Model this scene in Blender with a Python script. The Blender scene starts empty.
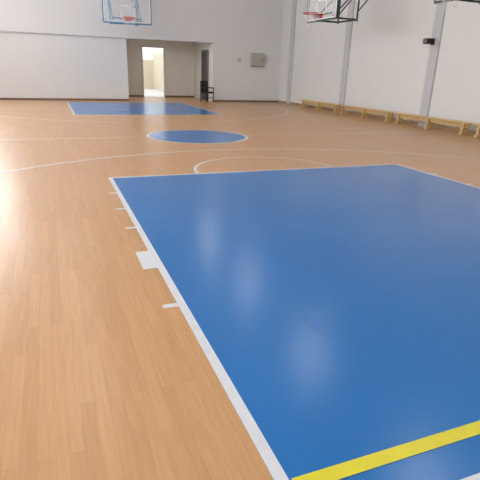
import bpy, bmesh, math
from mathutils import Matrix, Vector
scene=bpy.context.scene
C=bpy.context.collection
# ---------------------------------------------------------------- materials
def newmat(name):
    m=bpy.data.materials.new(name); m.use_nodes=True
    nt=m.node_tree; b=nt.nodes['Principled BSDF']
    return m,nt,b
def N(nt,t,**k):
    n=nt.nodes.new(t)
    for a,v in k.items(): setattr(n,a,v)
    return n
def simple(name,col,rough=.5,metal=0,spec=.5,noise=0.06,scale=6,bump=0.0):
    m,nt,b=newmat(name)
    b.inputs['Roughness'].default_value=rough; b.inputs['Metallic'].default_value=metal
    b.inputs['Specular IOR Level'].default_value=spec
    tc=N(nt,'ShaderNodeTexCoord'); nz=N(nt,'ShaderNodeTexNoise'); nz.inputs['Scale'].default_value=scale; nz.inputs['Detail'].default_value=5
    nt.links.new(tc.outputs['Object'],nz.inputs['Vector'])
    mr=N(nt,'ShaderNodeMapRange'); mr.inputs[3].default_value=1-noise; mr.inputs[4].default_value=1+noise
    nt.links.new(nz.outputs[0],mr.inputs[0])
    hs=N(nt,'ShaderNodeHueSaturation'); hs.inputs['Color'].default_value=(*col,1)
    nt.links.new(mr.outputs[0],hs.inputs['Value']); nt.links.new(hs.outputs[0],b.inputs['Base Color'])
    if bump:
        bp=N(nt,'ShaderNodeBump'); bp.inputs['Strength'].default_value=bump; bp.inputs['Distance'].default_value=.01
        nt.links.new(nz.outputs[0],bp.inputs['Height']); nt.links.new(bp.outputs[0],b.inputs['Normal'])
    return m
def emis(name,col,s):
    m,nt,b=newmat(name)
    b.inputs['Base Color'].default_value=(.8,.8,.8,1)
    b.inputs['Emission Color'].default_value=(*col,1); b.inputs['Emission Strength'].default_value=s
    return m
M={}
M['wall']=simple('painted_wall',(.775,.79,.79),.55,noise=.02,scale=1.2)
M['hall']=simple('hall_wall',(.72,.70,.65),.6,noise=.03,scale=1.5)
M['pil']=simple('pilaster_paint',(.57,.59,.63),.5,noise=.03,scale=2)
M['ceil']=simple('ceiling_paint',(.72,.72,.72),.8,noise=.02)
M['base']=simple('baseboard_brown',(.20,.12,.08),.5,noise=.1)
M['basew']=simple('baseboard_wood',(.42,.27,.16),.5,noise=.1)
M['bluesteel']=simple('blue_steel',(.05,.22,.45),.4,noise=.05)
M['darksteel']=simple('dark_green_steel',(.02,.05,.05),.4,noise=.05)
M['red']=simple('rim_red',(.55,.07,.03),.4,noise=.05)
M['net']=simple('net_cord',(.8,.8,.8),.8)
M['boardline']=simple('board_line',(.8,.82,.85),.5)
M['black']=simple('black_fabric',(.012,.012,.014),.6)
M['chrome']=simple('chair_steel',(.05,.05,.055),.3,metal=.8)
M['grey']=simple('box_grey',(.47,.46,.40),.5)
M['greyd']=simple('box_grey_dark',(.18,.18,.17),.5)
M['darkdoor']=simple('dark_door',(.07,.055,.05),.5)
M['white']=simple('line_white',(.68,.71,.75),.34,noise=.12,scale=12)
M['yellow']=simple('line_yellow',(.72,.66,.04),.34,noise=.08,scale=12)
M['scuff']=simple('scuff',(.02,.11,.30),.6)
M['frame']=simple('window_frame',(.6,.6,.6),.4)
M['lamp']=emis('lamp_panel',(1,.98,.94),19)
M['win']=emis('window_daylight',(.95,.97,1),12)
M['win_far']=emis('window_daylight_bright',(.96,.98,1),17)
M['ground']=simple('outdoor_paving',(.62,.60,.55),.9)
M['outwall']=simple('outdoor_wall',(.66,.58,.45),.9)
# glass
m,nt,b=newmat('board_glass'); out=nt.nodes['Material Output']
tr=N(nt,'ShaderNodeBsdfTransparent'); mx=N(nt,'ShaderNodeMixShader'); mx.inputs[0].default_value=.22
b.inputs['Base Color'].default_value=(.75,.8,.85,1); b.inputs['Roughness'].default_value=.1
nt.links.new(tr.outputs[0],mx.inputs[1]); nt.links.new(b.outputs[0],mx.inputs[2]); nt.links.new(mx.outputs[0],out.inputs[0]); M['glass']=m
# wood floor
m,nt,b=newmat('wood_strip_floor')
tc=N(nt,'ShaderNodeTexCoord'); mp=N(nt,'ShaderNodeMapping'); mp.inputs['Rotation'].default_value=(0,0,math.pi/2)
nt.links.new(tc.outputs['Object'],mp.inputs['Vector'])
br=N(nt,'ShaderNodeTexBrick'); br.offset=.37; br.inputs['Scale'].default_value=1
br.inputs['Brick Width'].default_value=.8; br.inputs['Row Height'].default_value=.062; br.inputs['Mortar Size'].default_value=.0007
br.inputs['Mortar Smooth'].default_value=.3; br.inputs['Bias'].default_value=0
br.inputs['Color1'].default_value=(.530,.295,.134,1); br.inputs['Color2'].default_value=(.590,.337,.158,1); br.inputs['Mortar'].default_value=(.43,.235,.105,1)
nt.links.new(mp.outputs[0],br.inputs['Vector'])
mp2=N(nt,'ShaderNodeMapping'); mp2.inputs['Scale'].default_value=(45,2.2,1)
nt.links.new(tc.outputs['Object'],mp2.inputs['Vector'])
nz=N(nt,'ShaderNodeTexNoise'); nz.inputs['Scale'].default_value=1.5; nz.inputs['Detail'].default_value=3
nt.links.new(mp2.outputs[0],nz.inputs['Vector'])
mr=N(nt,'ShaderNodeMapRange'); mr.inputs[1].default_value=.2; mr.inputs[2].default_value=.8; mr.inputs[3].default_value=.88; mr.inputs[4].default_value=1.09
nt.links.new(nz.outputs[0],mr.inputs[0])
hs=N(nt,'ShaderNodeHueSaturation'); nt.links.new(br.outputs['Color'],hs.inputs['Color']); nt.links.new(mr.outputs[0],hs.inputs['Value'])
nt.links.new(hs.outputs[0],b.inputs['Base Color'])
nz2=N(nt,'ShaderNodeTexNoise'); nz2.inputs['Scale'].default_value=1.3; nz2.inputs['Detail'].default_value=2; nt.links.new(tc.outputs['Object'],nz2.inputs['Vector'])
mr2=N(nt,'ShaderNodeMapRange'); mr2.inputs[3].default_value=.27; mr2.inputs[4].default_value=.34
nt.links.new(nz2.outputs[0],mr2.inputs[0]); nt.links.new(mr2.outputs[0],b.inputs['Roughness'])
b.inputs['Specular IOR Level'].default_value=.5
M['wood']=m
# blue paint
m,nt,b=newmat('blue_floor_paint')
tc=N(nt,'ShaderNodeTexCoord'); nz=N(nt,'ShaderNodeTexNoise'); nz.inputs['Scale'].default_value=1.2; nz.inputs['Detail'].default_value=2
nt.links.new(tc.outputs['Object'],nz.inputs['Vector'])
cr=N(nt,'ShaderNodeValToRGB'); cr.color_ramp.elements[0].position=.3; cr.color_ramp.elements[0].color=(.016,.163,.475,1); cr.color_ramp.elements[1].position=.75; cr.color_ramp.elements[1].color=(.019,.175,.50,1)
nt.links.new(nz.outputs[0],cr.inputs[0]); nt.links.new(cr.outputs[0],b.inputs['Base Color'])
mr=N(nt,'ShaderNodeMapRange'); mr.inputs[1].default_value=.3; mr.inputs[2].default_value=.7; mr.inputs[3].default_value=.21; mr.inputs[4].default_value=.25
nt.links.new(nz.outputs[0],mr.inputs[0]); nt.links.new(mr.outputs[0],b.inputs['Roughness'])
b.inputs['Specular IOR Level'].default_value=.44
nb=N(nt,'ShaderNodeTexNoise'); nb.inputs['Scale'].default_value=12; nb.inputs['Detail'].default_value=1; nt.links.new(tc.outputs['Object'],nb.inputs['Vector'])
bp=N(nt,'ShaderNodeBump'); bp.inputs['Strength'].default_value=.06; bp.inputs['Distance'].default_value=.01
nt.links.new(nb.outputs[0],bp.inputs['Height']); nt.links.new(bp.outputs[0],b.inputs['Normal'])
M['blue']=m
M['bench']=simple('bench_pine',(.66,.47,.22),.4,noise=.12,scale=5)
# ---------------------------------------------------------------- mesh helpers
def finish(name,bm,mat,parent=None,smooth=False,bevel=0):
    me=bpy.data.meshes.new(name); bm.normal_update(); bm.to_mesh(me); bm.free()
    o=bpy.data.objects.new(name,me); C.objects.link(o); me.materials.append(mat)
    if smooth:
        for p in me.polygons: p.use_smooth=True
    if bevel:
        md=o.modifiers.new('bevel','BEVEL'); md.width=bevel; md.segments=2; md.limit_method='ANGLE'
    if parent: o.parent=parent
    return o
def bbox(bm,x0,x1,y0,y1,z0,z1):
    m=Matrix.Translation(((x0+x1)/2,(y0+y1)/2,(z0+z1)/2))@Matrix.Diagonal((x1-x0,y1-y0,z1-z0,1))
    bmesh.ops.create_cube(bm,size=1,matrix=m)
def boxes(name,lst,mat,parent=None,bevel=0):
    bm=bmesh.new()
    for b_ in lst: bbox(bm,*b_)
    return finish(name,bm,mat,parent,bevel=bevel)
def tube(bm,p,q,r,seg=10):
    p=Vector(p);q=Vector(q);d=q-p;L=d.length
    rot=d.to_track_quat('Z','Y').to_matrix().to_4x4()
    bmesh.ops.create_cone(bm,cap_ends=True,segments=seg,radius1=r,radius2=r,depth=L,matrix=Matrix.Translation((p+q)/2)@rot)
def tubes(name,lst,mat,parent=None):
    bm=bmesh.new()
    for p,q,r in lst: tube(bm,p,q,r)
    return finish(name,bm,mat,parent)
def quad(bm,pts,z):
    vs=[bm.verts.new((x,y,z)) for x,y in pts]; f=bm.faces.new(vs)
    f.normal_update()
    if f.normal.z<0: f.normal_flip()
def rect(bm,x0,x1,y0,y1,z): quad(bm,[(x0,y0),(x1,y0),(x1,y1),(x0,y1)],z)
def arc(bm,cx,cy,r,w,a0,a1,z,n=96):
    for i in range(n):
        a=a0+(a1-a0)*i/n;b_=a0+(a1-a0)*(i+1)/n
        quad(bm,[(cx+(r-w)*math.cos(a),cy+(r-w)*math.sin(a)),(cx+r*math.cos(a),cy+r*math.sin(a)),(cx+r*math.cos(b_),cy+r*math.sin(b_)),(cx+(r-w)*math.cos(b_),cy+(r-w)*math.sin(b_))],z)
def empty(name,loc,rz=0):
    e=bpy.data.objects.new(name,None); C.objects.link(e); e.location=loc; e.rotation_euler=(0,0,rz); return e
# ---------------------------------------------------------------- room
XL,XR,YN,YF,ZC=-5.2,10.97,-3.0,22.6,6.0
YH=25.8
boxes('floor',[(XL-.2,XR+.2,YN-.2,YH+.2,-.2,0)],M['wood'])
boxes('ceiling',[(XL-.2,XR+.2,YN-.2,YH+.2,ZC,ZC+.2)],M['ceil'])
OX0,OX1,OZ=3.40,7.40,2.66
FW=(-4.9,-1.9,4.1,5.8)
boxes('wall_far',[(XL,OX0,YF+.05,YF+.25,0,OZ),(OX1,XR,YF,YF+.25,0,OZ),
  (XL,XR,YF,YF+.25,OZ,FW[2]),(XL,XR,YF,YF+.25,FW[3],ZC),(XL,FW[0],YF,YF+.25,FW[2],FW[3]),(FW[1],XR,YF,YF+.25,FW[2],FW[3])],M['wall'])
boxes('wall_right',[(XR,XR+.2,YN,YH+.2,0,ZC)],M['wall'])
wl=[]
W=[(-1.5,2.5),(4,8),(9.5,13.5),(15,19)]
z0,z1=3.2,5.3
wl.append((XL-.2,XL,YN,YH+.2,0,z0)); wl.append((XL-.2,XL,YN,YH+.2,z1,ZC))
ys=[YN]+[v for w in W for v in w]+[YH+.2]
for i in range(0,len(ys),2): wl.append((XL-.2,XL,ys[i],ys[i+1],z0,z1))
boxes('wall_left',wl,M['wall'])
boxes('wall_near',[(XL,XR,YN-.2,YN,0,ZC)],M['wall'])
def window(i,loc,w_,h_,rz,mat):
    e=empty('window_%d'%i,loc,rz)
    hw=w_/2;hh=h_/2
    boxes('pane',[(-.03,-.01,-hw,hw,-hh,hh)],mat,e)
    fr=[(-.0,.05,-hw,hw,-hh,-hh+.06),(0,.05,-hw,hw,hh-.06,hh)]
    for k in range(5):
        y=-hw+.03+k*(2*hw-.06)/4; fr.append((0,.05,y-.03,y+.03,-hh,hh))
    boxes('frame',fr,M['frame'],e)
for i,(a,b_) in enumerate(W): window(i+1,(XL-.1,(a+b_)/2,(z0+z1)/2),b_-a,z1-z0,0,M['win'])
window(5,((FW[0]+FW[1])/2,YF+.12,(FW[2]+FW[3])/2),FW[1]-FW[0],FW[3]-FW[2],-math.pi/2,M['win_far'])
# hallway recess behind the opening
DX0,DX1,DZ=4.66,5.76,2.43
HZ=3.0
boxes('wall_hall_back',[(OX0-1,DX0,YH,YH+.2,0,ZC),(DX1,OX1+.2,YH,YH+.2,0,ZC),(DX0,DX1,YH,YH+.2,DZ,ZC)],M['hall'])
boxes('wall_hall_left',[(OX0-.2,OX0,YF+.25,YH,0,HZ)],M['hall'])
boxes('wall_hall_right',[(OX1,OX1+.2,YF+.25,YH,0,HZ)],M['hall'])
boxes('ceiling_hall',[(OX0-.2,OX1+.2,YF+.25,YH,HZ,HZ+.1)],M['hall'])
e=empty('door_1',((DX0+DX1)/2,YH,0))
hw=(DX1-DX0)/2
boxes('frame',[(-hw-.06,-hw,-.03,.1,0,DZ+.06),(hw,hw+.06,-.03,.1,0,DZ+.06),(-hw,hw,-.03,.1,DZ,DZ+.06)],M['frame'],e)
boxes('leaf',[(-hw+.0,-hw+.05,.2,1.2,0.0,DZ-.02)],M['frame'],e)
e=empty('door_2',(OX1,23.75,0))
boxes('leaf',[(-.05,-.005,-.45,.45,0.0,2.3)],M['darkdoor'],e)
boxes('frame',[(-.07,0,-.52,-.45,0,2.37),(-.07,0,.45,.52,0,2.37),(-.07,0,-.45,.45,2.3,2.37)],M['greyd'],e)
tubes('handle',[((-.1,.33,1.05),(-.1,.2,1.05),.012),((-.05,.33,1.05),(-.1,.33,1.05),.012)],M['chrome'],e)
boxes('outdoor_ground',[(-6,16,YH+.2,42,-.2,0)],M['ground'])
boxes('outdoor_building',[(-6,16,36,36.4,0,2.0),(7.2,7.5,30,36,0,2.4)],M['outwall'])
boxes('lintel_shadow_strip',[(XL,OX1,YF-.02,YF,OZ-.02,OZ+.01)],M['pil'])  # thin grey strip standing in for the shadow line along the lintel
boxes('baseboard_far',[(XL,OX0,YF+.03,YF+.05,0,.08),(OX1,XR,YF-.02,YF,0,.08)],M['base'])
boxes('baseboard_right',[(XR-.02,XR,YN,YF,0,.10)],M['basew'])
boxes('baseboard_hall',[(OX0,DX0-.06,YH-.02,YH,0,.09),(DX1+.06,OX1,YH-.02,YH,0,.09)],M['base'])
for i,y in enumerate((2.6,7.3,12.02,16.72,21.42)):
    boxes('trim_pilaster_%d'%(i+1),[(XR-.06,XR,y-.17,y+.17,0,ZC)],M['pil'])
for x in (0.3,6.0):
    for y in (0.5,5.0,9.5,14.0,18.5):
        e=empty('hall_fill_light',(x,y,ZC))
        boxes('housing',[(-.22,.22,-.65,.65,-.10,0)],M['frame'],e)
        boxes('diffuser',[(-.19,.19,-.62,.62,-.115,-.10)],M['lamp'],e)
e=empty('hall_fill_light',(5.4,23.4,HZ))  # added fill light, out of sight behind the lintel, to brighten the hall
boxes('housing',[(-.9,.9,-.12,.12,-.06,0)],M['frame'],e)
boxes('diffuser',[(-.88,.88,-.10,.10,-.07,-.06)],M['lamp'],e)
# ---------------------------------------------------------------- court
KX0,KX1=.66,5.62; KC=3.14
NB,NF=.965,6.66; FF,FB=15.9,21.5
bm=bmesh.new(); rect(bm,KX0,KX1,NB,NF,.0015); finish('key_paint',bm,M['blue'])
bm=bmesh.new(); rect(bm,KX0,KX1,FF,FB,.0015); finish('key_paint.001',bm,M['blue'])
CY=10.65; CR=1.15
bm=bmesh.new(); vs=[bm.verts.new((KC+CR*math.cos(a*math.pi/48),CY+CR*math.sin(a*math.pi/48),.0015)) for a in range(96)]; bm.faces.new(vs); finish('center_circle_paint',bm,M['blue'])
lw=.055; z=.003
bm=bmesh.new()
for a,b_,ft in ((NB,NF,1),(FF,FB,0)):
    rect(bm,KX0,KX0+lw,a,b_,z); rect(bm,KX1-lw,KX1,a,b_,z)
    if ft: rect(bm,KX0+lw,KX1-lw,b_-lw,b_,z)
    else: rect(bm,KX0+lw,KX1-lw,a,a+lw,z)
rect(bm,-4.4,10.3,NB-lw,NB,z); rect(bm,-4.4,10.3,FB,FB+lw,z)
rect(bm,-4.4,KC-CR,CY-.025,CY+.025,z); rect(bm,KC+CR,10.3,CY-.025,CY+.025,z)
rect(bm,-4.4,-4.4+lw,NB,FB,z)
arc(bm,KC,CY,CR+.03,.07,0,2*math.pi,z+.0005)
arc(bm,KC,NF-.02,1.2,.05,0,math.pi,z)
arc(bm,KC,FF+.02,1.2,.03,math.pi,2*math.pi,z)
arc(bm,KC,2.45,6.25,.06,0,math.pi,z,140)
arc(bm,KC,19.8,6.25,.06,math.pi,2*math.pi,z,140)
for s in (0,1):
    for y in (2.70,4.37,5.05,5.77):
        x0=KX0-.1 if s==0 else KX1
        rect(bm,x0,x0+.1,y-.025,y+.025,z)
    x0=KX0-.11 if s==0 else KX1
    rect(bm,x0,x0+.11,3.34,3.72,z)
finish('court_lines',bm,M['white'])
bm=bmesh.new(); rect(bm,KX0+lw+.01,KX1+1.6,1.125,1.190,.0042); finish('volleyball_line',bm,M['yellow'])
bm=bmesh.new()
quad(bm,[(1.42,2.62),(1.424,2.62),(1.52,2.30),(1.515,2.30)],.0025)
quad(bm,[(1.30,2.52),(1.304,2.52),(1.40,2.05),(1.395,2.05)],.0025)
finish('floor_scuffs',bm,M['scuff'])
# ---------------------------------------------------------------- hoops
def torus(bm,cx,cy,cz,R,r,n=32,mseg=8):
    ring=[]
    for i in range(n):
        a=2*math.pi*i/n; row=[]
        for j in range(mseg):
            t=2*math.pi*j/mseg
            row.append(bm.verts.new((cx+(R+r*math.cos(t))*math.cos(a),cy+(R+r*math.cos(t))*math.sin(a),cz+r*math.sin(t))))
        ring.append(row)
    for i in range(n):
        for j in range(mseg):
            bm.faces.new((ring[i][j],ring[(i+1)%n][j],ring[(i+1)%n][(j+1)%mseg],ring[i][(j+1)%mseg]))
def hoop(loc,rz,steel,arm,mid,zr=3.24):
    e=empty('basketball_hoop',(loc[0],loc[1],0),rz)
    b0=zr-.15;b1=b0+1.05;w=.9
    boxes('backboard',[(-w,w,0,.015,b0,b1)],M['glass'],e)
    boxes('board_frame',[(-w-.03,w+.03,.0,.05,b0-.05,b0),(-w-.03,w+.03,0,.05,b1,b1+.05),(-w-.04,-w,0,.05,b0,b1),(w,w+.04,0,.05,b0,b1)],steel,e)
    boxes('target_square',[(-.295,.295,-.004,0,zr,zr+.05),(-.295,.295,-.004,0,zr+.40,zr+.45),(-.295,-.245,-.004,0,zr,zr+.45),(.245,.295,-.004,0,zr,zr+.45),
       (-w,w,-.004,0,b0,b0+.04),(-w,-w+.04,-.004,0,b0,b1),(w-.04,w,-.004,0,b0,b1),(-w,w,-.004,0,b1-.04,b1)],M['boardline'],e)
    bm=bmesh.new(); torus(bm,0,-.38,zr,.235,.016)
    bbox(bm,-.11,.11,-.16,0,zr-.02,zr+.0); bbox(bm,-.1,.1,-.02,0,zr-.1,zr+.03)
    tube(bm,(-.09,0,zr-.1),(-.14,-.2,zr-.005),.01); tube(bm,(.09,0,zr-.1),(.14,-.2,zr-.005),.01)
    finish('rim',bm,M['red'],e)
    bm=bmesh.new(); n=12; prev=None
    for l in range(5):
        R=.23-.028*l; zz=zr-.02-.1*l
        cur=[(R*math.cos(2*math.pi*(i+.5*(l%2))/n),-.38+R*math.sin(2*math.pi*(i+.5*(l%2))/n),zz) for i in range(n)]
        if prev:
            for i in range(n):
                j2=(i-1)%n if l%2==1 else (i+1)%n
                tube(bm,prev[i],cur[i],.003,5); tube(bm,prev[i],cur[j2],.003,5)
        prev=cur
    finish('net',bm,M['net'],e)
    s=[]
    for x in (-.55,.55):
        for zz in (b0+.02,b1-.1):
            s.append(((x,.03,zz),(x,mid,zz),.028))
        s.append(((x,mid,b0-.03),(x,mid,b1+.1),.028))
        s.append(((x,.05,b0+.02),(x,mid,b1-.1),.02))
        s.append(((x,mid,b1-.1),(x,arm,b1+.15),.028))
        s.append(((x,mid,b0+.25),(x,arm,b1+1.0),.02))
        s.append(((x,arm-.03,b1),(x,arm-.03,b1+1.15),.03))
    s.append(((-.55,mid,b0+.02),(.55,mid,b0+.02),.028)); s.append(((-.55,mid,b1-.1),(.55,mid,b1-.1),.028))
    s.append(((-.55,.05,zr),(.55,.05,zr),.03)); s.append(((-.55,arm-.03,b1+.5),(.55,arm-.03,b1+.5),.028))
    tubes('support_frame',s,steel,e)
hoop((3.14,20.3),0,M['bluesteel'],22.6-20.3,.9)
hoop((8.35,14.45),-math.pi/2,M['darksteel'],10.97-8.35,1.0)
hoop((8.35,8.5),-math.pi/2,M['darksteel'],10.97-8.35,1.0)
# ---------------------------------------------------------------- benches
def bench(yc,L=3.15):
    e=empty('gym_bench',(10.60,yc,0))
    boxes('seat',[(-.13,.13,-L/2,L/2,.30,.34)],M['bench'],e,bevel=.008)
    boxes('beam',[(-.03,.03,-L/2+.1,L/2-.1,.19,.30)],M['bench'],e)
    for i,y in enumerate((-L/2+.22,0,L/2-.22)):
        bm=bmesh.new()
        bbox(bm,-.15,.15,y-.05,y+.05,0,.06)
        vs=[]
        for (hx,zz) in ((.13,.06),(.09,.30)):
            vs+= [bm.verts.new((sx*hx,y+sy*.03,zz)) for sx,sy in ((-1,-1),(1,-1),(1,1),(-1,1))]
        bm.faces.new(vs[0:4][::-1]); bm.faces.new(vs[4:8])
        for j in range(4): bm.faces.new((vs[j],vs[(j+1)%4],vs[4+(j+1)%4],vs[4+j]))
        finish('foot_%d'%(i+1),bm,M['bench'],e,bevel=.006)
for yc in (17.85,14.6,11.35,8.1): bench(yc)
# ---------------------------------------------------------------- wall things
e=empty('electrical_cabinet',(9.65,YF,2.0))
boxes('housing',[(-.33,.33,-.18,0,-.32,.30)],M['grey'],e,bevel=.01)
boxes('door_panel',[(-.30,.30,-.195,-.18,-.29,.27)],M['grey'],e,bevel=.005)
boxes('latch',[(.24,.27,-.21,-.195,-.05,.05)],M['greyd'],e)
e=empty('light_switch',(8.75,YF,1.95)); boxes('plate',[(-.07,.07,-.02,0,-.08,.08)],M['grey'],e); boxes('rocker',[(-.03,.03,-.03,-.02,-.05,.05)],M['frame'],e)
e=empty('wall_speaker',(XR-.06,12.1,2.47))
boxes('bracket',[(-.14,0,-.03,.03,-.03,.03),(-.02,0,-.07,.07,-.09,.09)],M['black'],e)
boxes('body',[(-.30,-.12,-.10,.10,-.07,.08)],M['black'],e,bevel=.02)
boxes('grille',[(-.315,-.30,-.08,.08,-.05,.06)],M['greyd'],e)
e=empty('office_chair',(7.02,22.25,0),math.radians(25))
boxes('seat',[(-.23,.23,-.22,.22,.40,.48)],M['black'],e,bevel=.02)
boxes('backrest',[(-.22,.22,.19,.26,.48,.96)],M['black'],e,bevel=.02)
s=[((-.2,.23,.42),(-.2,.23,.6),.02),((.2,.23,.42),(.2,.23,.6),.02)]
for sx in (-.22,.22):
    s+=[((sx,-.2,0),(sx,-.2,.66),.022),((sx,.23,0),(sx,.2,.66),.022),((sx,-.2,.65),(sx,.2,.65),.028)]
s+=[((-.21,-.2,.2),(.21,-.2,.2),.015)]
tubes('frame',s,M['black'],e)
# ---------------------------------------------------------------- world, camera
w=bpy.data.worlds.new('world'); scene.world=w; w.use_nodes=True
bg=w.node_tree.nodes['Background']; bg.inputs[0].default_value=(.90,.95,1,1); bg.inputs[1].default_value=2.4
cam=bpy.data.cameras.new('camera'); co=bpy.data.objects.new('camera',cam); C.objects.link(co); scene.camera=co
cam.sensor_width=36; cam.lens=466.7/480*36; cam.clip_end=200
R=Matrix.Rotation(math.radians(-21.936),4,'Z')@Matrix.Rotation(math.radians(90-19.946),4,'X')@Matrix.Rotation(math.radians(1.943),4,'Z')
co.matrix_world=Matrix.Translation((0,0,1.47))@R
scene.view_settings.view_transform='Standard'
scene.view_settings.exposure=-.22
